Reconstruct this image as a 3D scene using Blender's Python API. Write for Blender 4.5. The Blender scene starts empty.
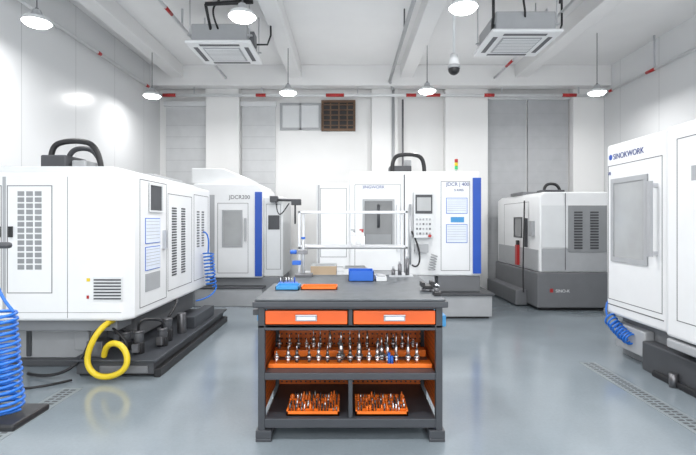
import bpy, bmesh, math, random
from mathutils import Vector, Matrix
random.seed(4)
S=bpy.context.scene
COL=S.collection
try:
    S.view_settings.view_transform='Standard'
    S.view_settings.look='None'
    S.view_settings.exposure=0.5
except Exception as e: print(e)

# ---------------------------------------------------------------- materials
def mat(name,col,rough=0.5,metal=0.0,noise=0.04,scale=6.0,emit=None,coat=0.0):
    m=bpy.data.materials.new(name); m.use_nodes=True
    nt=m.node_tree; b=nt.nodes['Principled BSDF']
    b.inputs['Roughness'].default_value=rough
    b.inputs['Metallic'].default_value=metal
    if coat: b.inputs['Coat Weight'].default_value=coat
    tc=nt.nodes.new('ShaderNodeTexCoord'); n=nt.nodes.new('ShaderNodeTexNoise')
    n.inputs['Scale'].default_value=scale; n.inputs['Detail'].default_value=4
    nt.links.new(tc.outputs['Object'],n.inputs['Vector'])
    r=nt.nodes.new('ShaderNodeValToRGB')
    c=Vector(col)
    r.color_ramp.elements[0].position=0.3; r.color_ramp.elements[1].position=0.7
    r.color_ramp.elements[0].color=(*[max(0,x*(1-noise)) for x in c],1)
    r.color_ramp.elements[1].color=(*[min(1,x*(1+noise)) for x in c],1)
    nt.links.new(n.outputs['Fac'],r.inputs['Fac']); nt.links.new(r.outputs['Color'],b.inputs['Base Color'])
    if emit:
        b.inputs['Emission Color'].default_value=(*emit[0],1); b.inputs['Emission Strength'].default_value=emit[1]
    return m
M={}
M['white']=mat('machine_white_paint',(0.78,0.79,0.80),0.28,0,0.015)
M['white2']=mat('machine_offwhite_paint',(0.68,0.695,0.705),0.4,0,0.02)
M['lgrey']=mat('light_grey_paint',(0.38,0.39,0.405),0.45)
M['mgrey']=mat('mid_grey_paint',(0.26,0.27,0.28),0.45)
M['grey']=mat('grey_paint',(0.15,0.155,0.165),0.5)
M['base']=mat('machine_base_grey',(0.22,0.23,0.245),0.5)
M['dgrey']=mat('dark_grey_paint',(0.06,0.063,0.07),0.5,0,0.08)
M['bench']=mat('bench_graphite_paint',(0.042,0.046,0.054),0.42,0,0.06)
M['mat']=mat('rubber_bench_mat',(0.085,0.095,0.105),0.45,0,0.16,12)
M['black']=mat('black_plastic',(0.012,0.012,0.014),0.45)
M['seam']=mat('panel_gap',(0.14,0.14,0.15),0.8)
M['glass']=mat('tinted_window',(0.17,0.175,0.18),0.12,0,0.15,2)
M['glassl']=mat('pale_window',(0.38,0.39,0.395),0.15,0,0.12,2)
M['orange']=mat('orange_paint',(0.78,0.115,0.012),0.42,0,0.05)
M['oplastic']=mat('orange_plastic',(0.82,0.17,0.015),0.4,0,0.08)
M['steel']=mat('brushed_steel',(0.72,0.73,0.75),0.28,0.9,0.08,20)
M['dsteel']=mat('dark_tool_steel',(0.18,0.18,0.19),0.35,0.8,0.1,20)
M['chrome']=mat('galvanised_steel',(0.55,0.56,0.58),0.35,0.6)
M['blue']=mat('blue_hose',(0.012,0.14,0.55),0.3)
M['dblue']=mat('blue_stripe_paint',(0.01,0.075,0.42),0.35)
M['bplastic']=mat('blue_plastic',(0.02,0.13,0.55),0.4)
M['cyan']=mat('light_blue_plastic',(0.05,0.28,0.58),0.4)
M['yellow']=mat('yellow_hose',(0.70,0.52,0.02),0.4)
M['red']=mat('red_paint',(0.42,0.02,0.02),0.4)
M['green']=mat('green_lens',(0.05,0.5,0.18),0.3)
M['paper']=mat('paper',(0.70,0.75,0.85),0.7)
M['brown']=mat('brown_louvre_frame',(0.15,0.085,0.05),0.6,0,0.2)
M['blind']=mat('grey_shutter',(0.42,0.43,0.445),0.6)
M['blindl']=mat('pale_shutter',(0.58,0.59,0.60),0.6)
M['lamp']=mat('lamp_diffuser',(0.9,0.9,0.9),0.5,emit=((1,1,1),7.0))
M['wood']=mat('pale_cardboard',(0.50,0.38,0.26),0.8)
M['text']=mat('label_print_blue',(0.03,0.06,0.25),0.5)
M['textd']=mat('label_print_grey',(0.1,0.1,0.11),0.5)
M['ceil']=mat('ceiling_paint',(0.80,0.80,0.80),0.8,0,0.02,1.5)
M['wallb']=mat('wall_paint',(0.80,0.80,0.795),0.6,0,0.02,1.2)
M['beam']=mat('beam_paint',(0.74,0.74,0.74),0.8,0,0.02,1.5)
M['drain']=mat('drain_cover',(0.22,0.25,0.265),0.5)

def wall_panel_mat():
    m=bpy.data.materials.new('gloss_wall_panels'); m.use_nodes=True; nt=m.node_tree; b=nt.nodes['Principled BSDF']
    b.inputs['Roughness'].default_value=0.25
    tc=nt.nodes.new('ShaderNodeTexCoord'); sp=nt.nodes.new('ShaderNodeSeparateXYZ'); nt.links.new(tc.outputs['Object'],sp.inputs[0])
    a=nt.nodes.new('ShaderNodeMath'); a.operation='DIVIDE'; a.inputs[1].default_value=1.15; nt.links.new(sp.outputs['Y'],a.inputs[0])
    f=nt.nodes.new('ShaderNodeMath'); f.operation='FRACT'; nt.links.new(a.outputs[0],f.inputs[0])
    g=nt.nodes.new('ShaderNodeMath'); g.operation='LESS_THAN'; g.inputs[1].default_value=0.010; nt.links.new(f.outputs[0],g.inputs[0])
    mx=nt.nodes.new('ShaderNodeMix'); mx.data_type='RGBA'; nt.links.new(g.outputs[0],mx.inputs['Factor'])
    mx.inputs['A'].default_value=(0.70,0.71,0.72,1); mx.inputs['B'].default_value=(0.5,0.51,0.52,1)
    nt.links.new(mx.outputs['Result'],b.inputs['Base Color']); return m
M['wall']=wall_panel_mat()

def floor_mat():
    m=bpy.data.materials.new('epoxy_floor'); m.use_nodes=True; nt=m.node_tree; b=nt.nodes['Principled BSDF']
    tc=nt.nodes.new('ShaderNodeTexCoord')
    n1=nt.nodes.new('ShaderNodeTexNoise'); n1.inputs['Scale'].default_value=1.3; n1.inputs['Detail'].default_value=6
    n2=nt.nodes.new('ShaderNodeTexNoise'); n2.inputs['Scale'].default_value=45; n2.inputs['Detail'].default_value=3
    for n in (n1,n2): nt.links.new(tc.outputs['Object'],n.inputs['Vector'])
    mx=nt.nodes.new('ShaderNodeMix'); mx.data_type='FLOAT'; mx.inputs['Factor'].default_value=0.3
    nt.links.new(n1.outputs['Fac'],mx.inputs['A']); nt.links.new(n2.outputs['Fac'],mx.inputs['B'])
    r=nt.nodes.new('ShaderNodeValToRGB'); nt.links.new(mx.outputs['Result'],r.inputs['Fac'])
    r.color_ramp.elements[0].position=0.3; r.color_ramp.elements[0].color=(0.205,0.243,0.272,1)
    r.color_ramp.elements[1].position=0.7; r.color_ramp.elements[1].color=(0.255,0.298,0.328,1)
    nt.links.new(r.outputs['Color'],b.inputs['Base Color'])
    r2=nt.nodes.new('ShaderNodeMapRange'); r2.inputs['To Min'].default_value=0.10; r2.inputs['To Max'].default_value=0.26
    nt.links.new(n1.outputs['Fac'],r2.inputs['Value']); nt.links.new(r2.outputs['Result'],b.inputs['Roughness'])
    b.inputs['Coat Weight'].default_value=0.35; b.inputs['Coat Roughness'].default_value=0.12
    return m
M['floor']=floor_mat()

def peg_mat():
    m=bpy.data.materials.new('orange_pegboard'); m.use_nodes=True; nt=m.node_tree; b=nt.nodes['Principled BSDF']
    tc=nt.nodes.new('ShaderNodeTexCoord'); sp=nt.nodes.new('ShaderNodeSeparateXYZ'); nt.links.new(tc.outputs['Object'],sp.inputs[0])
    ad=nt.nodes.new('ShaderNodeMath'); nt.links.new(sp.outputs['X'],ad.inputs[0]); nt.links.new(sp.outputs['Y'],ad.inputs[1])
    outs=[]
    for o in (ad.outputs[0],sp.outputs['Z']):
        a=nt.nodes.new('ShaderNodeMath'); a.operation='DIVIDE'; a.inputs[1].default_value=0.038; nt.links.new(o,a.inputs[0])
        f=nt.nodes.new('ShaderNodeMath'); f.operation='FRACT'; nt.links.new(a.outputs[0],f.inputs[0])
        s=nt.nodes.new('ShaderNodeMath'); s.operation='SUBTRACT'; s.inputs[1].default_value=0.5; nt.links.new(f.outputs[0],s.inputs[0])
        ab=nt.nodes.new('ShaderNodeMath'); ab.operation='ABSOLUTE'; nt.links.new(s.outputs[0],ab.inputs[0]); outs.append(ab)
    mxx=nt.nodes.new('ShaderNodeMath'); mxx.operation='MAXIMUM'; nt.links.new(outs[0].outputs[0],mxx.inputs[0]); nt.links.new(outs[1].outputs[0],mxx.inputs[1])
    l=nt.nodes.new('ShaderNodeMath'); l.operation='LESS_THAN'; l.inputs[1].default_value=0.17; nt.links.new(mxx.outputs[0],l.inputs[0])
    mx=nt.nodes.new('ShaderNodeMix'); mx.data_type='RGBA'; nt.links.new(l.outputs[0],mx.inputs['Factor'])
    mx.inputs['A'].default_value=(0.70,0.15,0.02,1); mx.inputs['B'].default_value=(0.03,0.015,0.01,1)
    nt.links.new(mx.outputs['Result'],b.inputs['Base Color']); b.inputs['Roughness'].default_value=0.5
    return m
M['peg']=peg_mat()

# ---------------------------------------------------------------- builders
def root(name,loc=(0,0,0)):
    e=bpy.data.objects.new(name,None); e.location=loc; e.empty_display_size=0.1; COL.objects.link(e); return e
def attach(o,par):
    COL.objects.link(o)
    if par:
        o.parent=par; o.matrix_parent_inverse=Matrix.Translation(-Vector(par.location))
class Part:
    def __init__(s): s.bm=bmesh.new(); s.mats=[]
    def mi(s,m):
        m=M[m]
        if m not in s.mats: s.mats.append(m)
        return s.mats.index(m)
    def box(s,x0,x1,y0,y1,z0,z1,m):
        i=s.mi(m); x0,x1=sorted((x0,x1)); y0,y1=sorted((y0,y1)); z0,z1=sorted((z0,z1))
        v=[s.bm.verts.new(p) for p in ((x0,y0,z0),(x1,y0,z0),(x1,y1,z0),(x0,y1,z0),(x0,y0,z1),(x1,y0,z1),(x1,y1,z1),(x0,y1,z1))]
        for f in ((0,3,2,1),(4,5,6,7),(0,1,5,4),(1,2,6,5),(2,3,7,6),(3,0,4,7)):
            s.bm.faces.new([v[k] for k in f]).material_index=i
        return s
    def prism(s,pts,a0,a1,axis,m):
        i=s.mi(m)
        def P(p,a): return {'x':(a,p[0],p[1]),'y':(p[0],a,p[1]),'z':(p[0],p[1],a)}[axis]
        A=[s.bm.verts.new(P(p,a0)) for p in pts]; B=[s.bm.verts.new(P(p,a1)) for p in pts]; n=len(pts)
        fs=[s.bm.faces.new(A),s.bm.faces.new(B[::-1])]
        for k in range(n): fs.append(s.bm.faces.new((A[k],B[k],B[(k+1)%n],A[(k+1)%n])))
        for f in fs: f.material_index=i
        bmesh.ops.recalc_face_normals(s.bm,faces=fs); return s
    def cyl(s,p0,p1,r,m,r2=None,seg=16):
        i=s.mi(m); p0=Vector(p0); p1=Vector(p1); d=p1-p0; r2=r if r2 is None else r2
        q=Vector((0,0,1)).rotation_difference(d.normalized())
        mt=Matrix.Translation((p0+p1)/2)@q.to_matrix().to_4x4()
        res=bmesh.ops.create_cone(s.bm,cap_ends=True,segments=seg,radius1=r,radius2=max(r2,1e-4),depth=d.length,matrix=mt)
        vs=set(res['verts'])
        for f in {f for v in vs for f in v.link_faces}:
            f.material_index=i
            if len(f.verts)==4: f.smooth=True
        return s
    def sph(s,c,r,m,sz=1.0):
        i=s.mi(m); res=bmesh.ops.create_uvsphere(s.bm,u_segments=20,v_segments=12,radius=r,matrix=Matrix.Translation(c)@Matrix.Diagonal((1,1,sz,1)))
        for f in {f for v in res['verts'] for f in v.link_faces}: f.material_index=i; f.smooth=True
        return s
    def done(s,name,par=None,bevel=0.0,seg=2):
        me=bpy.data.meshes.new(name); s.bm.to_mesh(me); s.bm.free()
        for m in s.mats: me.materials.append(m)
        o=bpy.data.objects.new(name,me); attach(o,par)
        if bevel:
            b=o.modifiers.new('bevel','BEVEL'); b.width=bevel; b.segments=seg; b.limit_method='ANGLE'; b.angle_limit=math.radians(40)
            b.harden_normals=False
        return o
def tube(name,pts,r,m,par,spline='BEZ'):
    cu=bpy.data.curves.new(name,'CURVE'); cu.dimensions='3D'; cu.bevel_depth=r; cu.bevel_resolution=3; cu.resolution_u=8; cu.use_fill_caps=True
    if spline=='BEZ' and len(pts)>2:
        sp=cu.splines.new('NURBS'); sp.points.add(len(pts)-1)
        for k,p in enumerate(pts): sp.points[k].co=(*p,1)
        sp.order_u=min(4,len(pts)); sp.use_endpoint_u=True
    else:
        sp=cu.splines.new('POLY'); sp.points.add(len(pts)-1)
        for k,p in enumerate(pts): sp.points[k].co=(*p,1)
    cu.materials.append(M[m]); o=bpy.data.objects.new(name,cu); attach(o,par); return o
def coil(name,p0,p1,R,turns,r,m,par,sag=0.0,taper=1.0):
    p0=Vector(p0);p1=Vector(p1); d=(p1-p0); q=Vector((0,0,1)).rotation_difference(d.normalized()); n=int(turns*14); pts=[]
    for k in range(n+1):
        t=k/n; a=t*turns*2*math.pi; rr=R*(1+(taper-1)*t)*(1+.05*math.sin(t*23))
        pts.append(p0+d*t+q@Vector((math.cos(a)*rr,math.sin(a)*rr,0))+Vector((0,0,-sag*4*t*(1-t))))
    return tube(name,pts,r,m,par,'POLY')
def text(name,s,loc,size,m,par,face='-y'):
    cu=bpy.data.curves.new(name,'FONT'); cu.body=s; cu.size=size; cu.extrude=0.001; cu.materials.append(M[m])
    o=bpy.data.objects.new(name,cu); o.location=loc
    o.rotation_euler={'-y':(math.pi/2,0,0),'+x':(math.pi/2,0,math.pi/2),'-x':(math.pi/2,0,-math.pi/2)}[face]
    attach(o,par); return o
def fbox(P,face,c,u0,u1,z0,z1,d0,d1,m):
    if face=='-y': P.box(u0,u1,c-d1,c-d0,z0,z1,m)
    elif face=='+x': P.box(c+d0,c+d1,u0,u1,z0,z1,m)
    else: P.box(c-d1,c-d0,u0,u1,z0,z1,m)
def frame(P,face,c,u0,u1,z0,z1,t,d,m):
    fbox(P,face,c,u0,u1,z1-t,z1,-0.002,d,m); fbox(P,face,c,u0,u1,z0,z0+t,-0.002,d,m)
    fbox(P,face,c,u0,u0+t,z0+t,z1-t,-0.002,d,m); fbox(P,face,c,u1-t,u1,z0+t,z1-t,-0.002,d,m)
def grille(P,face,c,u0,u1,z0,z1,nu,nz,m='dgrey',fill=0.6,d=0.004):
    du=(u1-u0)/nu; dz=(z1-z0)/nz
    for a in range(nu):
        for b in range(nz):
            fbox(P,face,c,u0+du*a,u0+du*(a+fill),z0+dz*b,z0+dz*(b+fill),-0.002,d,m)
def window(P,face,c,u0,u1,z0,z1,glass='glass',rim='lgrey',t=0.025):
    fbox(P,face,c,u0,u1,z0,z1,-0.002,0.004,glass); frame(P,face,c,u0,u1,z0,z1,t,0.014,rim)
def seamrect(P,face,c,u0,u1,z0,z1,m='seam',t=0.007): frame(P,face,c,u0,u1,z0,z1,t,0.002,m)
def paper(P,face,c,u0,u1,z0,z1):
    fbox(P,face,c,u0,u1,z0,z1,-0.001,0.004,'bplastic'); b=0.008
    fbox(P,face,c,u0+b,u1-b,z0+b,z1-b,0.004,0.006,'paper')
    n=6
    for k in range(n):
        z=z1-b-(k+0.8)*(z1-z0-2*b)/(n+1); fbox(P,face,c,u0+2*b,u1-2.5*b,z,z+0.005,0.006,0.007,'lgrey')

# ---------------------------------------------------------------- room
XL,XR,YB,YF,H=-4.05,5.4,10.0,-3.5,4.65
Part().box(XL-.1,XR+.1,YF,YB+.1,-0.1,0,'floor').done('floor')
Part().box(XL-.1,XR+.1,YF,YB+.1,H,H+.1,'ceil').done('ceiling')
Part().box(XL-.1,XL,YF,YB,0,H,'wall').done('wall_left')
Part().box(XR,XR+.1,YF,YB,0,H,'wall').done('wall_right')
Part().box(XL-.1,XR+.1,YB,YB+.1,0,H,'wallb').done('wall_back')
P=Part()
for a,b in ((-3.0,-2.3),(0.5,1.05),(2.05,2.95),(4.75,5.4)): P.box(a,b,YB-0.22,YB,0,H-.001,'wallb')
P.done('trim_1',bevel=0.01)
P=Part()
for x in (-3.5,-1.08,1.2,3.55): P.box(x-.13,x+.13,YF,YB-.25,H-.26,H,'beam')
P.box(XL,XR,YB-.5,YB-.22,H-.42,H,'beam')
for y in (2.6,5.6): P.box(XL,XR,y,y+.25,H-.2,H,'beam')
P.done('trim_2',bevel=0.01)
Part().box(XL,XL+.015,YF,YB,0,.1,'lgrey').done('baseboard_left')
Part().box(XR-.015,XR,YF,YB,0,.1,'lgrey').done('baseboard_right')

def shutter(x0,x1,z1,m='blind'):
    e=root('roller_shutter',((x0+x1)/2,YB-.05,0)); P=Part()
    P.box(x0,x1,YB-.05,YB-.001,0,z1,m)
    for k in range(int(z1/.25)): P.box(x0,x1,YB-.053,YB-.05,.25*k,.25*k+.008,'lgrey' if m=='blind' else 'blind')
    P.done('slats',e)
    Part().box(x0-.03,x1+.03,YB-.12,YB-.001,z1,z1+.1,'white2').done('head_box',e,.01)
shutter(-3.9,-3.03,3.9,'blindl'); shutter(-2.27,-1.56,3.9,'blindl'); shutter(2.98,3.82,4.05); shutter(3.86,4.72,4.05)
P=Part(); x0,x1,z0,z1=-1.46,-.58,3.4,3.98
P.box(x0,x1,YB-.04,YB-.001,z0,z1,'white2'); frame(P,'-y',YB-.04,x0,x1,z0,z1,.05,.02,'lgrey'); P.box(x0+.42,x0+.46,YB-.06,YB-.04,z0,z1,'lgrey')
P.done('window_1')
P=Part(); x0,x1,z0,z1=-.57,.16,3.38,4.04
P.box(x0,x1,YB-.04,YB-.001,z0,z1,'black'); frame(P,'-y',YB-.04,x0,x1,z0,z1,.05,.03,'brown')
for k in range(1,4): P.box(x0+k*.18,x0+k*.18+.03,YB-.065,YB-.04,z0,z1,'brown')
for k in range(1,6): P.box(x0,x1,YB-.07,YB-.04,z0+k*.11,z0+k*.11+.02,'brown')
P.done('window_2')

def spipe(pts,bands,name='sprinkler_pipe',r=.032):
    e=root(name,pts[0]); P=Part()
    for a,b in zip(pts,pts[1:]): P.cyl(a,b,r,'white2')
    P.done('pipe_run',e); P=Part()
    a=Vector(pts[0]); b=Vector(pts[-1])
    for t0,t1 in bands: P.cyl(a.lerp(b,t0),a.lerp(b,t1),r*1.1,'red')
    P.done('red_bands',e)
    return e
def brackets(e,xs,y,z,top):
    P=Part()
    for x in xs: P.box(x-.012,x+.012,y-.012,y+.012,z,top,'chrome')
    P.done('hangers',e)
L=9.36
f=lambda p:((p-348)/48.+4.0)/L
e=spipe([(-4.0,9.66,4.07),(5.36,9.66,4.07)],[(f(163),f(176)),(f(256),f(266)),(f(326),f(344)),(f(406),f(416)),(f(426),f(440)),(f(484),f(494)),(f(562),f(576))],r=.032)
brackets(e,(-3.2,-1.8,0.2,1.8,3.2,4.8),9.66,4.07,H-.42)
e=spipe([(XL+.12,-2,4.1),(XL+.12,9.6,4.1)],[(.60,.61),(.8,.808),(.95,.96)],r=.025)
brackets(e,(XL+.12,),5.5,4.1,H)
e=spipe([(XR-.12,-2,4.07),(XR-.12,9.6,4.07)],[(.86,.88),(.97,.98)],r=.025); brackets(e,(XR-.12,),8,4.07,H)
e=spipe([(-2.5,-2,4.38),(-2.5,9.6,4.38)],[(.62,.64),(.72,.74),(.84,.86)],r=.022)
brackets(e,(-2.5,),7,4.38,H)
e=spipe([(3.0,-2,4.38),(3.0,9.6,4.38)],[(.62,.65),(.76,.80),(.9,.93)],r=.022); brackets(e,(3.0,),7,4.38,H)
e=root('cable_conduit',(.95,9.74,0)); P=Part()
P.cyl((.95,9.75,0),(.95,9.75,4.2),.03,'lgrey'); P.cyl((1.15,9.75,0.1),(1.15,9.75,4.0),.02,'seam')
P.cyl((.85,9.45,4.3),(.85,2,4.3),.03,'lgrey'); P.cyl((.95,9.75,4.2),(.85,9.45,4.3),.03,'lgrey'); P.cyl((.85,7,4.3),(.85,7,H),.012,'seam'); P.cyl((.85,4,4.3),(.85,4,H),.012,'seam')
P.done('conduit_run',e)

# ---------------------------------------------------------------- lamps
def lamp(x,y,z=3.62,pw=31):
    if x<-3: pw*=.4
    if x>4: pw*=.75
    e=root('pendant_lamp',(x,y,z)); P=Part()
    P.cyl((x,y,z+.012),(x,y,z+.06),.15,'white2',.125,32); P.cyl((x,y,z+.06),(x,y,z+.09),.125,'lgrey',.07,32); P.cyl((x,y,z+.09),(x,y,z+.15),.06,'lgrey',.04,24); P.cyl((x,y,z+.15),(x,y,z+.17),.02,'seam')
    P.done('housing',e,.004)
    Part().cyl((x,y,z-.02),(x,y,z+.012),.11,'lamp',.145,32).done('diffuser',e)
    top=H-.26 if min(abs(x-b) for b in (-3.5,-1.08,1.2,3.55))<.13 else H
    Part().cyl((x,y,z+.16),(x,y,top),.007,'seam',seg=8).done('cord',e)
    l=bpy.data.lights.new('lamp_light','AREA'); l.shape='DISK'; l.size=.22; l.energy=pw; l.color=(1,.99,.98)
    o=bpy.data.objects.new('lamp_light',l); o.location=(x,y,z-.03); attach(o,e)
for x,y in ((-3.42,5.1),(-3.42,8.1),(-1.13,4.96),(-1.02,7.9),(1.18,4.75),(1.33,7.8),(4.24,7.9),(4.1,4.9),(-3.4,1.8),(-1.1,1.7),(1.2,1.7),(4.1,1.7),(-2.3,-1.3),(0,-1.3),(2.4,-1.3)):
    lamp(x,y)

# ---------------------------------------------------------------- cassette air conditioners
def ac(cx,y0,z,w=.93):
    e=root('ceiling_cassette_air_conditioner',(cx,y0+w/2,z)); x0=cx-w/2;x1=cx+w/2;y1=y0+w
    Part().box(x0+.07,x1-.07,y0+.07,y1-.07,z+.04,z+.3,'lgrey').done('case',e,.02)
    Part().box(x0,x1,y0,y1,z,z+.045,'white').done('fascia',e,.018)
    P=Part(); 
    a=.12;t=.06
    P.box(x0+a+.06,x1-a-.06,y0+.07,y0+.07+t,z-.004,z+.01,'seam'); P.box(x0+a+.06,x1-a-.06,y1-.07-t,y1-.07,z-.004,z+.01,'seam')
    P.box(x0+.07,x0+.07+t,y0+a+.06,y1-a-.06,z-.004,z+.01,'seam'); P.box(x1-.07-t,x1-.07,y0+a+.06,y1-a-.06,z-.004,z+.01,'seam')
    P.done('air_outlets',e)
    P=Part(); P.box(x0+.2,x1-.2,y0+.2,y1-.2,z-.012,z+.01,'lgrey')
    for k in range(9): yy=y0+.22+k*(w-.44)/9; P.box(x0+.22,x1-.22,yy,yy+.02,z-.018,z-.01,'white')
    P.done('intake_grille',e)
    P=Part()
    for sx in (x0+.04,x1-.04):
        for sy in (y0+.12,y1-.12): P.cyl((sx,sy,z+.12),(sx,sy,H),.008,'chrome',seg=8); P.box(sx-.03,sx+.04,sy-.02,sy+.02,z+.14,z+.155,'chrome')
    P.done('hanger_rods',e)
    tube('refrigerant_pipe',[(cx,y0+.2,z+.18),(cx,y0+.02,z+.2),(cx-.1,y0,z+.45),(cx,y0-.02,z+.55),(cx+.05,y0-.02,H-.1),(cx+.05,y0-.02,H)],.014,'black',e)
    tube('drain_pipe',[(x1-.08,y0+.5,z+.16),(x1+.15,y0+.5,z+.16),(x1+.2,y0+.5,z+.3),(x1+.2,y0+.5,H)],.014,'black',e,'POLY')
    Part().box(x1-.09,x1+.0,y0+.25,y0+.45,z+.08,z+.26,'grey').done('control_box',e,.008)
ac(-1.83,6.5,3.95); ac(2.33,6.0,3.9)
tt=root('pipe_bundle',(-1.9,6.3,4.5)); 
P=Part()
P.cyl((-1.95,6.35,4.42),(-1.3,6.35,4.45),.028,'black'); P.cyl((-1.85,6.35,4.49),(-1.35,6.35,4.49),.018,'black'); P.cyl((-1.95,6.35,4.42),(-1.95,6.6,4.15),.02,'black')
P.done('insulated_pipes',tt)
tt=root('pipe_bundle',(2.3,5.9,4.3)); P=Part()
P.cyl((1.85,5.9,4.4),(2.7,5.9,4.4),.022,'black'); P.cyl((1.85,5.9,4.05),(1.85,5.9,4.4),.018,'black'); P.cyl((2.7,5.9,4.22),(2.7,5.9,4.4),.018,'black'); P.cyl((2.3,5.9,4.4),(2.3,5.9,H),.015,'black'); P.cyl((1.85,5.9,4.05),(1.95,6.3,4.0),.018,'black')
P.done('insulated_pipes',tt)

e=root('dome_security_camera',(1.37,6,3.4)); P=Part()
P.cyl((1.37,6,3.60),(1.37,6,H),.018,'white2'); P.cyl((1.37,6,3.46),(1.37,6,3.60),.075,'white',.045,24); P.cyl((1.37,6,3.42),(1.37,6,3.46),.08,'lgrey',seg=24)
P.sph((1.37,6,3.41),.074,'black'); P.done('camera_body',e)

# ---------------------------------------------------------------- left machining centre
e=root('cnc_machining_centre',(-3.0,5.5,0))
P=Part(); P.prism([(-3.95,4.3),(-2.1,4.3),(-2.02,4.4),(-2.02,6.8),(-3.95,6.8)],.52,1.9,'z','white'); P.done('enclosure',e,.03,3)
P=Part(); P.prism([(-3.95,1.88),(-2.06,1.88),(-2.25,1.97),(-3.95,1.97)],4.4,6.7,'y','white2'); P.done('roof',e,.01)
P=Part()
P.box(-3.95,-2.55,4.7,6.75,0,.52,'lgrey'); P.box(-2.55,-2.25,4.9,6.75,.2,.52,'grey'); P.box(-3.95,-2.2,4.42,4.72,.40,.52,'base'); P.box(-3.9,-2.62,4.62,4.72,.0,.07,'dgrey')
P.box(-3.25,-3.2,4.68,4.70,.08,.4,'dgrey'); P.box(-2.75,-2.6,4.66,4.70,.15,.35,'lgrey'); P.done('machine_base',e,.012)
P=Part()
Y=4.3
seamrect(P,'-y',Y,-3.16,-2.74,.78,1.78); fbox(P,'-y',Y,-3.2,-3.17,.6,1.86,0,.003,'lgrey')
grille(P,'-y',Y,-3.06,-2.82,1.0,1.74,3,13,'mgrey',.75)
grille(P,'-y',Y,-3.6,-3.23,1.0,1.74,4,13,'mgrey',.75)
seamrect(P,'-y',Y,-3.7,-3.21,.78,1.78)
fbox(P,'-y',Y,-2.36,-2.09,.71,.93,0,.008,'white2')
for k in range(7): fbox(P,'-y',Y,-2.35,-2.1,.725+k*.029,.738+k*.029,.006,.014,'dgrey')
fbox(P,'-y',Y,-2.42,-2.39,.89,.92,0,.006,'yellow'); fbox(P,'-y',Y,-2.42,-2.40,.73,.76,0,.006,'red'); 
fbox(P,'-y',Y,-2.60,-2.597,.55,1.86,0,.003,'seam'); fbox(P,'-y',Y,-3.9,-2.1,.60,.603,0,.002,'seam')
fbox(P,'-y',Y,-3.13,-3.105,1.3,1.4,0,.03,'black'); fbox(P,'-y',Y,-3.24,-3.22,1.3,1.4,0,.03,'black')
P.done('front_panel_details',e)
P=Part(); X=-2.02
window(P,'+x',X,4.70,5.04,1.54,1.84,'dgrey','white2',.02)
paper(P,'+x',X,4.62,4.98,1.22,1.48); paper(P,'+x',X,4.62,4.98,.95,1.19); fbox(P,'+x',X,4.62,4.98,.74,.92,0,.004,'lgrey')
grille(P,'+x',X,5.32,5.58,.82,1.62,1,26,'dgrey',.55); 
grille(P,'+x',X,5.62,5.86,.82,1.62,1,26,'dgrey',.55)
seamrect(P,'+x',X,5.2,6.0,.66,1.76); seamrect(P,'+x',X,4.5,5.16,.6,1.86)
seamrect(P,'+x',X,6.08,6.7,.66,1.8); grille(P,'+x',X,6.2,6.6,1.1,1.6,2,14,'grey',.5)
fbox(P,'+x',X,5.05,5.11,1.15,1.35,0,.04,'chrome')
P.done('side_panel_details',e)
tube('cable_chain_arch',[(-3.2,5.0,1.95),(-3.22,5.0,2.24),(-3.1,5.0,2.31),(-2.85,5.0,2.32),(-2.68,5.0,2.26),(-2.65,5.0,1.95)],.03,'black',e)
tube('cable_chain_arch_rear',[(-3.12,5.15,1.95),(-3.13,5.15,2.22),(-2.95,5.15,2.29),(-2.75,5.15,2.22),(-2.72,5.15,1.95)],.028,'dgrey',e)
P=Part(); P.box(-3.25,-2.98,4.9,5.3,1.95,2.15,'dgrey'); P.box(-2.95,-2.8,4.95,5.2,1.95,2.1,'lgrey'); P.box(-2.5,-2.25,5.4,6.4,1.95,2.0,'lgrey'); P.done('top_actuator',e,.015)
P=Part()
P.box(-2.52,-1.80,4.3,6.7,.03,.15,'dgrey'); P.box(-2.56,-1.76,4.26,6.74,.15,.175,'bench')
P.box(-1.80,-1.74,4.3,6.7,.0,.08,'black'); P.box(-2.52,-1.8,4.35,6.6,0,.03,'black')
P.box(-2.3,-1.85,4.285,4.31,.04,.11,'grey')
P.done('coolant_tank',e,.008)
P=Part()
for x,y,h in ((-2.02,4.48,.2),(-1.90,4.75,.16),(-2.2,4.6,.16),(-1.98,5.1,.18),(-2.4,4.9,.15),(-1.93,4.95,.22)):
    P.cyl((x,y,.175),(x,y,.175+h*.55),.055,'black'); P.cyl((x,y,.175+h*.55),(x,y,.175+h),.045,'dgrey'); P.cyl((x,y,.175+h),(x,y,.175+h+.02),.05,'dsteel'); P.box(x-.03,x+.03,y-.09,y-.05,.2,.28,'dsteel')
P.box(-2.45,-2.3,4.34,4.5,.175,.32,'dsteel'); P.box(-1.95,-1.82,5.5,6.3,.175,.31,'bench'); P.cyl((-1.9,5.3,.175),(-1.9,5.3,.4),.05,'dsteel')
P.done('pump_motors',e,.004)
tube('pump_hose',[(-2.02,4.48,.40),(-2.0,4.4,.52),(-1.9,4.5,.5),(-1.85,4.7,.45),(-1.9,4.75,.36)],.014,'black',e)
tube('pump_hose_2',[(-2.2,4.6,.35),(-2.25,4.4,.5),(-2.4,4.35,.45),(-2.45,4.3,.1),(-2.7,4.2,.02),(-3.0,4.35,.02)],.014,'black',e)
tube('pump_hose_3',[(-1.98,5.1,.38),(-1.9,5.1,.5),(-1.95,5.4,.55),(-2.1,5.6,.5)],.014,'black',e)
tube('pump_hose_4',[(-2.4,4.9,.35),(-2.35,4.5,.48),(-2.2,4.38,.42),(-2.05,4.36,.3),(-2.1,4.38,.18)],.012,'black',e)
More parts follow.
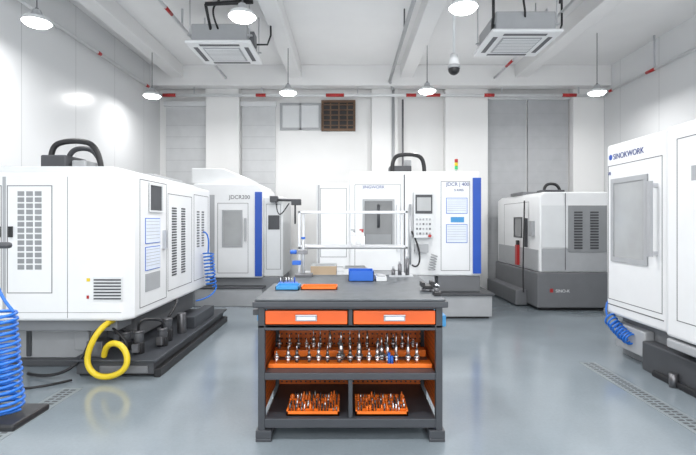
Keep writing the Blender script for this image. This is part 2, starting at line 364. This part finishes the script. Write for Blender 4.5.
tube('yellow_drain_hose',[(-2.24,4.45,.50),(-2.22,4.24,.52),(-2.32,4.2,.38),(-2.38,4.19,.16),(-2.26,4.17,.04),(-2.10,4.17,.05),(-1.98,4.18,.13),(-2.0,4.2,.27),(-2.1,4.22,.36),(-2.22,4.24,.32),(-2.26,4.3,.2)],.027,'yellow',e)
coil('air_hose_coil',(-1.93,6.4,1.02),(-1.9,6.45,.55),.065,10,.010,'blue',e)
tube('air_hose_lead',[(-2.0,6.4,1.3),(-1.9,6.4,1.3),(-1.93,6.4,1.02)],.010,'blue',e)
tube('air_hose_tail',[(-1.83,6.45,.55),(-1.8,6.3,.42),(-2.0,6.1,.4)],.010,'blue',e)

# ---------------------------------------------------------------- back-left milling machine
e=root('cnc_milling_machine',(-2.0,8.8,0)); Y=8.0
P=Part(); P.prism([(-2.75,.47),(-1.48,.47),(-1.48,2.0),(-1.56,2.1),(-2.65,2.1),(-2.75,2.0)],Y,9.4,'y','white'); P.done('enclosure',e,.02)
P=Part(); P.prism([(-2.75,2.1),(-1.75,2.1),(-1.8,2.22),(-2.2,2.38),(-2.75,2.38)],8.15,9.3,'y','white2'); P.done('roof_housing',e,.02)
Part().box(-1.48,-1.14,8.15,9.3,.47,1.88,'white2').done('side_cabinet',e,.02)
P=Part(); P.box(-2.7,-1.2,8.1,9.4,0,.47,'base'); P.box(-2.6,-1.45,7.85,8.1,0,.3,'lgrey'); P.box(-2.62,-1.43,7.83,8.1,.3,.33,'dgrey'); P.done('machine_base',e,.01)
P=Part(); window(P,'-y',Y,-2.17,-1.82,1.0,1.64,'glassl','lgrey'); seamrect(P,'-y',Y,-2.25,-1.72,.55,1.76)
fbox(P,'-y',Y,-1.60,-1.48,.5,1.95,0,.03,'dblue'); fbox(P,'-y',Y,-1.78,-1.75,1.1,1.5,0,.05,'lgrey')
seamrect(P,'-y',8.15,-1.44,-1.18,.6,1.75); fbox(P,'-y',8.15,-1.4,-1.2,1.3,1.55,0,.01,'dgrey'); fbox(P,'-y',Y,-2.4,-2.3,.6,1.9,0,.003,'lgrey')
P.done('front_details',e)
text('model_label','JDCR200',(-2.05,Y-.004,1.83),.095,'textd',e)
P=Part(); P.cyl((-1.3,8.1,1.82),(-.85,7.9,1.80),.022,'dgrey'); P.box(-1.35,-1.22,8.0,8.15,1.78,1.88,'dgrey'); P.box(-.96,-.8,7.84,7.96,1.72,1.82,'dgrey'); P.cyl((-.9,7.9,1.4),(-.9,7.9,1.72),.016,'dgrey'); P.done('pendant_arm',e,.005)
tube('cable',[(-1.25,8.05,1.8),(-1.2,7.9,1.4),(-1.1,7.85,1.6),(-1.0,7.88,1.75)],.010,'black',e)

# ---------------------------------------------------------------- centre-back milling machine
e=root('cnc_milling_machine',(.8,8.0,0)); Y=7.0
P=Part(); P.box(.02,2.0,Y,8.8,.62,2.2,'white'); P.done('enclosure',e,.03,3)
P=Part(); P.box(-.48,.05,Y+.05,8.6,.62,2.02,'white'); P.done('tool_magazine_housing',e,.02)
P=Part(); P.box(-.4,1.95,Y+.15,8.7,0,.62,'base'); P.box(-.4,1.3,Y-.05,Y+.15,.5,.62,'lgrey'); P.done('machine_base',e,.01)
P=Part(); P.box(1.33,2.14,Y-.12,Y+.9,0.03,.34,'lgrey'); P.box(1.3,2.17,Y-.15,Y+.95,.34,.38,'dgrey'); P.box(1.36,2.0,Y+.02,Y+.12,.38,.62,'grey'); P.box(1.36,2.1,Y-.1,Y+.85,0,.03,'black'); P.done('chip_tank',e,.01)
P=Part()
seamrect(P,'-y',Y,.1,.80,.7,2.0); window(P,'-y',Y,.22,.70,1.06,1.78,'glass','lgrey',.03); fbox(P,'-y',Y,.735,.77,1.0,1.7,0,.05,'chrome')
P.box(.27,.65,Y-.006,Y-.004,1.1,1.25,'mgrey'); P.cyl((.46,Y-.006,1.35),(.46,Y-.006,1.7),.02,'dgrey')
seamrect(P,'-y',Y,1.40,1.84,.7,2.05); paper(P,'-y',Y,1.48,1.80,1.56,1.80); paper(P,'-y',Y,1.48,1.80,1.12,1.40)
fbox(P,'-y',Y,1.55,1.75,1.43,1.51,0,.004,'cyan')
fbox(P,'-y',Y,1.88,2.0,.66,2.1,0,.03,'dblue'); 
fbox(P,'-y',Y,.84,.86,.65,2.15,0,.002,'seam')
fbox(P,'-y',Y+.05,-.35,.0,.75,.757,0,.003,'seam'); seamrect(P,'-y',Y+.05,-.42,-.02,.9,1.95); fbox(P,'-y',Y+.05,-.46,-.43,.65,2.0,0,.01,'lgrey')
P.done('front_details',e)
P=Part(); P.box(.98,1.27,Y-.12,Y,1.2,1.88,'white2'); P.box(1.0,1.25,Y-.13,Y-.115,1.56,1.84,'dgrey'); P.box(1.02,1.23,Y-.133,Y-.128,1.6,1.8,'glassl')
for i in range(5):
    for j in range(4): P.box(1.01+i*.048,1.035+i*.048,Y-.13,Y-.118,1.25+j*.07,1.28+j*.07,random.choice(['lgrey','grey','lgrey']))
P.cyl((1.21,Y-.12,1.23),(1.21,Y-.16,1.23),.022,'red'); P.done('control_panel',e,.008)
P=Part(); P.box(1.0,1.2,Y-.08,Y,.98,1.1,'lgrey'); P.cyl((.93,Y-.06,.8),(.93,Y-.06,1.7),.018,'chrome'); P.done('pendant_mount',e)
tube('air_hose_black',[(.95,Y-.06,1.3),(1.15,Y-.15,.9),(1.05,Y-.1,.7),(.95,Y-.1,.8)],.012,'black',e)
tube('cable_chain_arch',[(.7,7.3,2.2),(.68,7.3,2.46),(.85,7.3,2.50),(1.1,7.3,2.50),(1.2,7.3,2.42),(1.2,7.3,2.2)],.032,'black',e)
P=Part(); P.box(.66,1.0,7.3,7.6,2.2,2.32,'dgrey'); P.cyl((.95,7.4,2.32),(.95,7.4,2.42),.06,'lgrey'); P.done('top_actuator',e,.01)
P=Part(); P.cyl((1.68,7.2,2.2),(1.68,7.2,2.25),.012,'chrome'); 
for k,m_ in enumerate(('green','yellow','red')): P.cyl((1.68,7.2,2.25+k*.055),(1.68,7.2,2.30+k*.055),.026,m_)
P.done('signal_tower',e)
text('maker_label','JINGWORK',(.22,Y-.004,1.94),.065,'text',e); text('model_label','JDCR | 400',(1.48,Y-.004,1.98),.075,'text',e); text('model_sublabel','5 AXIS',(1.6,Y-.004,1.90),.05,'text',e)
coil('air_hose_coil',(1.28,Y-.12,.95),(1.24,Y-.12,.72),.045,6,.008,'lgrey',e)

# ---------------------------------------------------------------- right-back lathe
e=root('cnc_lathe',(3.7,8.5,0)); Y=7.5
P=Part(); P.prism([(3.1,.62),(4.2,.62),(4.2,1.92),(3.18,1.92),(3.1,1.86)],Y,9.6,'y','white'); P.done('enclosure',e,.02)
P=Part(); P.box(3.05,4.22,Y-.03,9.6,0.05,.62,'grey'); P.box(3.12,4.15,Y+.02,9.5,0,.05,'black'); P.box(2.85,3.05,7.9,9.5,.02,.28,'grey'); P.done('machine_base',e,.015)
P=Part()
fbox(P,'-y',Y,3.13,4.18,1.02,1.70,0,.02,'white2'); fbox(P,'-y',Y,3.13,4.18,.64,1.0,0,.015,'lgrey'); fbox(P,'-y',Y,3.5,3.51,.66,1.9,.015,.022,'seam')
fbox(P,'-y',Y,3.55,4.17,.95,1.70,.018,.03,'mgrey')
for i in range(2):
    grille(P,'-y',Y-.03,3.64+i*.26,3.86+i*.26,1.0,1.62,1,14,'dgrey',.6,.008)
fbox(P,'-y',Y-.03,3.25,3.3,.30,.36,0,.006,'red')
P.done('front_details',e)
P=Part(); X=3.1
fbox(P,'-x',X,7.55,9.5,.64,.98,0,.012,'lgrey'); window(P,'-x',X,8.25,8.65,1.15,1.52,'glass','dgrey'); seamrect(P,'-x',X,7.95,9.2,.8,1.78); fbox(P,'-x',X,8.0,8.06,1.0,1.5,0,.05,'dgrey')
fbox(P,'-x',X,7.7,7.86,1.2,1.45,0,.05,'lgrey'); fbox(P,'-x',X,8.35,8.45,.66,1.02,.012,.06,'red'); fbox(P,'-x',X,8.36,8.44,1.02,1.1,.012,.05,'black')
P.done('side_details',e)
tube('top_hose',[(3.3,7.8,1.9),(3.28,7.8,2.06),(3.45,7.8,2.10),(3.55,7.8,2.04),(3.58,7.8,1.9)],.025,'black',e)
P=Part(); P.box(3.15,3.45,8.4,9.0,1.92,1.98,'grey'); P.box(3.25,3.6,7.7,8.0,1.92,1.97,'dgrey'); P.done('top_box',e,.01)
text('maker_label','SINO-K',(3.34,Y-.035,.30),.07,'white',e)
tube('cable_drop',[(3.04,8.0,1.8),(3.0,7.9,1.3),(2.95,7.85,.7),(2.95,7.8,.25)],.012,'black',e)

# ---------------------------------------------------------------- right foreground machining centre
e=root('cnc_machining_centre',(3.9,4.0,0)); X=2.86
P=Part(); P.prism([(X,4.15),(X,5.12),(X+.08,5.2),(5.1,5.2),(5.1,2.4),(X-.02,2.4),(X-.06,2.5),(X-.06,4.08)],.44,2.28,'z','white'); P.done('enclosure',e,.03,3)
P=Part(); P.box(X+.15,5.1,2.4,5.1,0,.44,'base'); P.box(X+.02,X+.15,2.45,4.55,0,.28,'dgrey'); P.box(X+.05,X+.15,4.55,5.05,.1,.36,'lgrey'); P.box(X-.02,X+.02,2.5,4.35,.0,.06,'black')
P.box(X-.05,X+.15,2.45,4.1,.34,.42,'lgrey'); P.done('machine_base',e,.015)
P=Part()
window(P,'-x',X,4.42,5.03,1.02,1.90,'glassl','lgrey',.05); seamrect(P,'-x',X,4.22,5.10,.6,2.05); 
fbox(P,'-x',X,4.28,4.31,1.13,1.17,0,.06,'chrome'); fbox(P,'-x',X,4.28,4.31,1.76,1.8,0,.06,'chrome'); fbox(P,'-x',X,4.275,4.315,1.12,1.82,.05,.08,'lgrey')
fbox(P,'-x',X,4.2,5.15,.54,.55,0,.003,'seam')
seamrect(P,'-x',X-.06,2.7,3.95,.6,2.15); fbox(P,'-x',X-.06,3.62,3.78,1.78,1.90,0,.004,'lgrey')
fbox(P,'-x',X-.06,2.8,3.5,1.1,1.9,-.001,.005,'glassl')
P.done('door_details',e)
P=Part(); P.cyl((X-.003,5.05,2.14),(X+.01,5.05,2.14),.03,'dblue'); P.done('logo',e)
text('maker_label','SINOKWORK',(X-.003,5.0,2.11),.085,'text',e,'-x')
text('model_label','V8',(X-.003,5.1,1.95),.05,'text',e,'-x')
coil('air_hose_coil',(X-.02,5.04,.40),(X+.03,4.72,.24),.058,9,.010,'blue',e,.03)
tube('air_hose_lead',[(X+.05,5.12,.6),(X-.04,5.12,.55),(X-.02,5.08,.40)],.010,'blue',e)
P=Part()
for k in range(4): P.cyl((X-.02,2.7+.45*k,0),(X-.02,2.7+.45*k,.12),.035,'dsteel')
P.done('levelling_feet',e)

# ---------------------------------------------------------------- workbench
e=root('tool_workbench',(.016,3.38,0)); x0,x1,y0,y1=-.592,.622,3.05,3.72
P=Part(); P.box(x0-.025,x1+.025,2.99,3.77,.89,.93,'bench'); P.box(x0-.01,x1+.01,3.0,3.76,.93,.945,'mat'); P.done('bench_top',e,.006)
P=Part()
for x in (x0,x1-.045):
    for y in (y0,y1-.045): P.box(x,x+.045,y,y+.045,.0,.89,'bench')
P.box(x0,x1,y0,y1,.745,.765,'bench')
P.box(x0+.045,x1-.045,y0,y0+.03,.73,.765,'bench'); P.box(x0+.045,x1-.045,y0,y0+.03,.868,.89,'bench'); 
P.box(.002,.03,y0,y0+.03,.765,.868,'bench')
P.box(x0+.045,x1-.045,y0-.002,y1,.405,.45,'bench'); P.box(x0+.045,x1-.045,y0-.002,y1,.09,.15,'bench')
P.box(.002,.03,y0+.01,y1,.15,.405,'bench')
for x in (x0-.015,x1-.09):
    P.box(x,x+.105,y0-.01,y1+.01,0,.022,'bench'); P.box(x,x+.105,y0-.01,y0+.06,.022,.075,'bench')
P.done('steel_frame',e,.004)
P=Part(); P.box(x0+.045,x1-.045,y1-.02,y1,.15,.745,'peg'); P.box(x0+.005,x0+.02,y0+.05,y1-.05,.15,.74,'peg'); P.box(x1-.02,x1-.005,y0+.05,y1-.05,.15,.74,'peg'); P.done('perforated_panels',e)
P=Part()
for a,b in ((x0+.05,-.004),(.036,x1-.05)):
    P.box(a,b,y0-.012,y0+.5,.772,.862,'orange')
P.done('drawers',e,.006)
P=Part()
for a,b in ((x0+.05,-.004),(.036,x1-.05)):
    c=(a+b)/2; P.box(c-.07,c+.07,y0-.02,y0-.012,.795,.838,'lgrey'); P.box(c-.06,c+.06,y0-.03,y0-.02,.803,.828,'paper'); P.box(c-.07,c+.07,y0-.036,y0-.02,.832,.839,'chrome')
P.done('drawer_handles',e,.002)
P=Part(); P.box(x1+.002,x1+.055,3.2,3.45,.72,.80,'cyan'); P.box(x0-.045,x0-.002,3.25,3.45,.75,.80,'cyan'); P.box(x0-.045,x0-.004,3.1,3.2,.82,.86,'dgrey'); P.done('side_bins',e,.006)

e=root('tool_holder_rack',(0,3.3,.455)); P=Part()
P.box(x0+.05,x1-.05,y0+.1,y0+.2,.452,.478,'oplastic'); P.box(x0+.05,x1-.05,y0+.36,y0+.46,.452,.50,'oplastic'); P.done('holder_strips',e,.003)
P=Part()
def holder(x,y,z,h,r,m_):
    P.cyl((x,y,z),(x,y,z+.03),r*.9,m_,r*1.15,14); P.cyl((x,y,z+.03),(x,y,z+.045),r*1.5,'steel',seg=14); P.cyl((x,y,z+.045),(x,y,z+.045+h*.5),r*1.0,m_,r*.7,14); P.cyl((x,y,z+.045+h*.5),(x,y,z+.045+h),r*.3,'steel',r*.28,10)
xs=x0+.10
while xs<x1-.08:
    holder(xs,y0+.15,.478,random.choice([.03,.05,.07,.09,.12,.15]),random.uniform(.010,.015),random.choice(['steel','steel','dsteel']))
    xs+=random.uniform(.055,.085)
xs=x0+.08
while xs<x1-.08:
    holder(xs,y0+.41,.50,random.choice([.03,.06,.09,.13]),random.uniform(.009,.013),random.choice(['dsteel','steel','steel']))
    xs+=random.uniform(.05,.08)
for x,h in ((-.05,.16),(.08,.17),(.24,.12)): holder(x,y0+.27,.452,h,.02,'steel')
P.cyl((.28,y0+.12,.478),(.28,y0+.12,.55),.01,'bplastic'); P.cyl((.3,y0+.12,.478),(.3,y0+.12,.53),.01,'bplastic')
P.done('tool_holders',e)
def bitbin(cx):
    e=root('drill_bit_tray',(cx,y0+.2,.152)); w=.175; Z=.152
    P=Part(); P.box(cx-w,cx+w,y0+.04,y0+.30,Z,Z+.012,'oplastic')
    P.box(cx-w,cx+w,y0+.04,y0+.05,Z,Z+.03,'oplastic'); P.box(cx-w,cx+w,y0+.29,y0+.30,Z,Z+.05,'oplastic')
    for xx in (cx-w,cx+w-.01): P.box(xx,xx+.01,y0+.04,y0+.30,Z,Z+.04,'oplastic')
    for r in range(5): P.box(cx-w,cx+w,y0+.08+r*.045,y0+.095+r*.045,Z+.012,Z+.03+r*.006,'oplastic')
    P.done('tray',e); P=Part()
    for r in range(5):
        for c in range(17):
            if random.random()<.88:
                x=cx-w+.02+c*.0195; y=y0+.068+r*.045; h=random.uniform(.03,.06)+r*.006
                P.cyl((x,y,Z+.012),(x,y,Z+.012+h),random.uniform(.003,.0055),random.choice(['steel','dsteel','black','black','oplastic','oplastic']),seg=8)
    P.done('drill_bits',e)
bitbin(-.235); bitbin(.225)

e=root('packing_bench',(.25,4.15,0)); P=Part(); P.box(-.5,.66,3.80,4.45,.895,.935,'mat'); P.done('bench_top',e,.005)
P=Part()
for x in (-.47,.59):
    for y in (3.83,4.38): P.box(x,x+.04,y,y+.04,0,.895,'bench')
P.box(-.47,.63,3.84,3.87,.8,.895,'bench'); P.box(-.47,.63,3.84,4.4,.25,.28,'bench'); P.done('legs',e)

def tray(name,a,b,c,d,z,h,m_,t=.006):
    P=Part(); P.box(a,b,c,d,z,z+.005,m_)
    P.box(a,b,c,c+t,z,z+h,m_); P.box(a,b,d-t,d,z,z+h,m_); P.box(a,a+t,c,d,z,z+h,m_); P.box(b-t,b,c,d,z,z+h,m_)
    P.box(a+t,b-t,(c+d)/2,(c+d)/2+t,z,z+h*.8,m_); return P.done(name)
z=.946
tray('blue_parts_tray',-.53,-.36,3.38,3.55,z,.028,'cyan'); tray('orange_parts_tray',-.345,-.08,3.40,3.56,z,.02,'oplastic')
tray('blue_parts_box',.005,.22,3.95,4.2,.936,.085,'bplastic')
P=Part(); P.box(.24,.33,3.95,4.15,.936,.975,'white2'); P.box(.25,.32,3.96,4.1,.975,.985,'lgrey'); P.done('white_carton',bevel=.003)
P=Part(); P.box(-.545,-.40,3.60,3.70,z,z+.02,'bplastic')
for k in range(6): P.cyl((-.53+k*.022,3.65,z+.02),(-.53+k*.022,3.65,z+.06),.005,random.choice(['steel','dblue','dsteel']),seg=8)
P.done('screwdriver_set')
e=root('bench_vise',(.57,3.3,z)); P=Part()
P.cyl((.57,3.35,z),(.57,3.35,z+.02),.04,'dsteel'); P.box(.545,.605,3.3,3.42,z+.02,z+.045,'black'); P.box(.525,.55,3.31,3.41,z+.03,z+.065,'black'); P.box(.595,.62,3.31,3.41,z+.03,z+.07,'black'); P.cyl((.62,3.36,z+.04),(.655,3.36,z+.04),.008,'steel'); P.cyl((.652,3.32,z+.04),(.652,3.4,z+.04),.005,'steel')
P.done('vise_body',e,.004)
P=Part(); P.box(.58,.63,3.12,3.19,z,z+.025,'black'); P.cyl((.6,3.15,z+.025),(.6,3.15,z+.045),.016,'dsteel'); P.done('dial_gauge_base',bevel=.003)

# ---------------------------------------------------------------- steel rack behind
e=root('wire_shelf_trolley',(.03,4.9,0)); P=Part(); X0,X1,Y0,Y1=-.50,.60,4.65,5.1
for x in (X0,X1-.025):
    for y in (Y0,Y1-.025): P.box(x,x+.025,y,y+.025,.08,1.55,'chrome'); P.cyl((x+.012,y+.012,0.04),(x+.012,y+.012,.08),.012,'black'); P.cyl((x,y+.012,.035),(x+.025,y+.012,.035),.035,'black')
for zz in (1.53,1.17,.88,.3):
    P.box(X0,X1,Y0,Y0+.02,zz,zz+.022,'chrome'); P.box(X0,X1,Y1-.02,Y1,zz,zz+.022,'chrome'); P.box(X0,X0+.02,Y0,Y1,zz,zz+.022,'chrome'); P.box(X1-.02,X1,Y0,Y1,zz,zz+.022,'chrome')
P.box(X0,X1,Y0,Y1,.885,.9,'steel'); P.box(X0,X1,Y0,Y1,1.172,1.185,'chrome'); P.box(X0,X1,Y0,Y1,.305,.32,'steel')
P.box(.02,.03,Y1-.02,Y1-.01,1.17,1.53,'chrome')
P.done('frame',e,.002)
for nm,bx in (('spray_bottle',.06),('spray_bottle',.15)):
    e=root(nm,(bx,4.85,1.193)); P=Part()
    P.cyl((bx,4.85,1.193),(bx,4.85,1.29),.028,'white',.026); P.cyl((bx,4.85,1.29),(bx,4.85,1.33),.026,'white',.010); P.cyl((bx,4.85,1.33),(bx,4.85,1.35),.009,'red' if bx>.1 else 'lgrey'); P.box(bx-.03,bx+.012,4.84,4.86,1.35,1.365,'red' if bx>.1 else 'lgrey'); P.done('bottle',e)
P=Part(); P.box(-.38,-.12,4.72,4.98,.903,.99,'wood'); P.box(-.38,-.12,4.72,4.98,.99,.995,'white2'); P.done('cardboard_box')
P=Part(); P.box(-.05,.2,4.72,4.98,.903,.96,'white'); P.box(-.03,.18,4.74,4.96,.96,.975,'lgrey'); P.done('paper_stack',bevel=.003)
e=root('measuring_stand',(-.42,4.35,0)); P=Part()
P.box(-.49,-.33,4.25,4.41,.936,.96,'dsteel'); P.cyl((-.42,4.35,.96),(-.42,4.35,1.28),.014,'chrome'); P.box(-.47,-.38,4.31,4.39,1.14,1.18,'dsteel'); P.cyl((-.48,4.35,1.16),(-.54,4.35,1.16),.02,'bplastic'); P.cyl((-.42,4.35,1.28),(-.42,4.35,1.3),.02,'bplastic'); P.box(-.52,-.44,4.32,4.37,1.04,1.08,'bplastic')
P.done('stand',e,.003)
e=root('tool_storage_rail',(.52,4.3,.936)); P=Part()
for k,x in enumerate((.42,.48,.55)): P.cyl((x,4.3,.936),(x,4.3,1.0+.05*k),.018,'dsteel'); P.cyl((x,4.3,1.0+.05*k),(x,4.3,1.03+.05*k),.012,'lgrey')
P.box(.38,.6,4.27,4.33,.936,.95,'steel'); P.done('rail',e)

# ---------------------------------------------------------------- left foreground stand with blue coil hose
e=root('air_hose_stand',(-1.68,2.2,0)); P=Part()
P.box(-2.0,-1.50,2.08,2.34,.50,.535,'black'); P.box(-1.74,-1.70,2.18,2.22,.03,.5,'dgrey'); P.box(-1.95,-1.55,2.1,2.32,0,.03,'dgrey'); P.cyl((-1.74,2.2,.535),(-1.74,2.2,1.34),.016,'dgrey'); P.box(-1.78,-1.6,2.18,2.22,1.32,1.35,'dgrey')
P.done('stand',e,.012)
coil('air_hose_coil',(-1.64,2.2,1.02),(-1.615,2.2,.56),.055,17,.0075,'blue',e,taper=1.2)
tube('air_hose_lead',[(-1.66,2.2,1.32),(-1.70,2.2,1.2),(-1.66,2.2,1.1),(-1.585,2.2,1.02)],.0075,'blue',e)
tube('air_hose_tail',[(-1.55,2.2,.56),(-1.60,2.15,.545),(-1.7,2.12,.55),(-1.85,2.15,.545)],.0075,'blue',e)

def drain(x,ya,yb):
    e=root('floor_drain_grating',(x,(ya+yb)/2,0)); P=Part(); P.box(x-.085,x+.085,ya,yb,0,.003,'drain')
    n=int((yb-ya)/.05)
    for k in range(n):
        for s in (-.05,.01): P.box(x+s,x+s+.04,ya+.01+k*.05,ya+.03+k*.05,.003,.0045,'dgrey')
    P.done('grating',e)
drain(-2.38,2.4,4.02); drain(2.45,2.4,4.75)
tube('floor_hose',[(-3.2,4.2,.012),(-2.9,3.95,.012),(-2.7,4.0,.012),(-2.6,4.08,.012),(-2.5,4.2,.012)],.01,'black',None)

# ---------------------------------------------------------------- world + camera
w=bpy.data.worlds.new('world'); S.world=w; w.use_nodes=True
w.node_tree.nodes['Background'].inputs[0].default_value=(.95,.98,1,1); w.node_tree.nodes['Background'].inputs[1].default_value=2.1
cam=bpy.data.cameras.new('camera'); cam.lens=24; cam.sensor_width=36; cam.shift_y=-6.5/696; cam.clip_start=.05
co=bpy.data.objects.new('camera',cam); co.location=(0,0,1.45); co.rotation_euler=(math.pi/2,0,0); COL.objects.link(co); S.camera=co
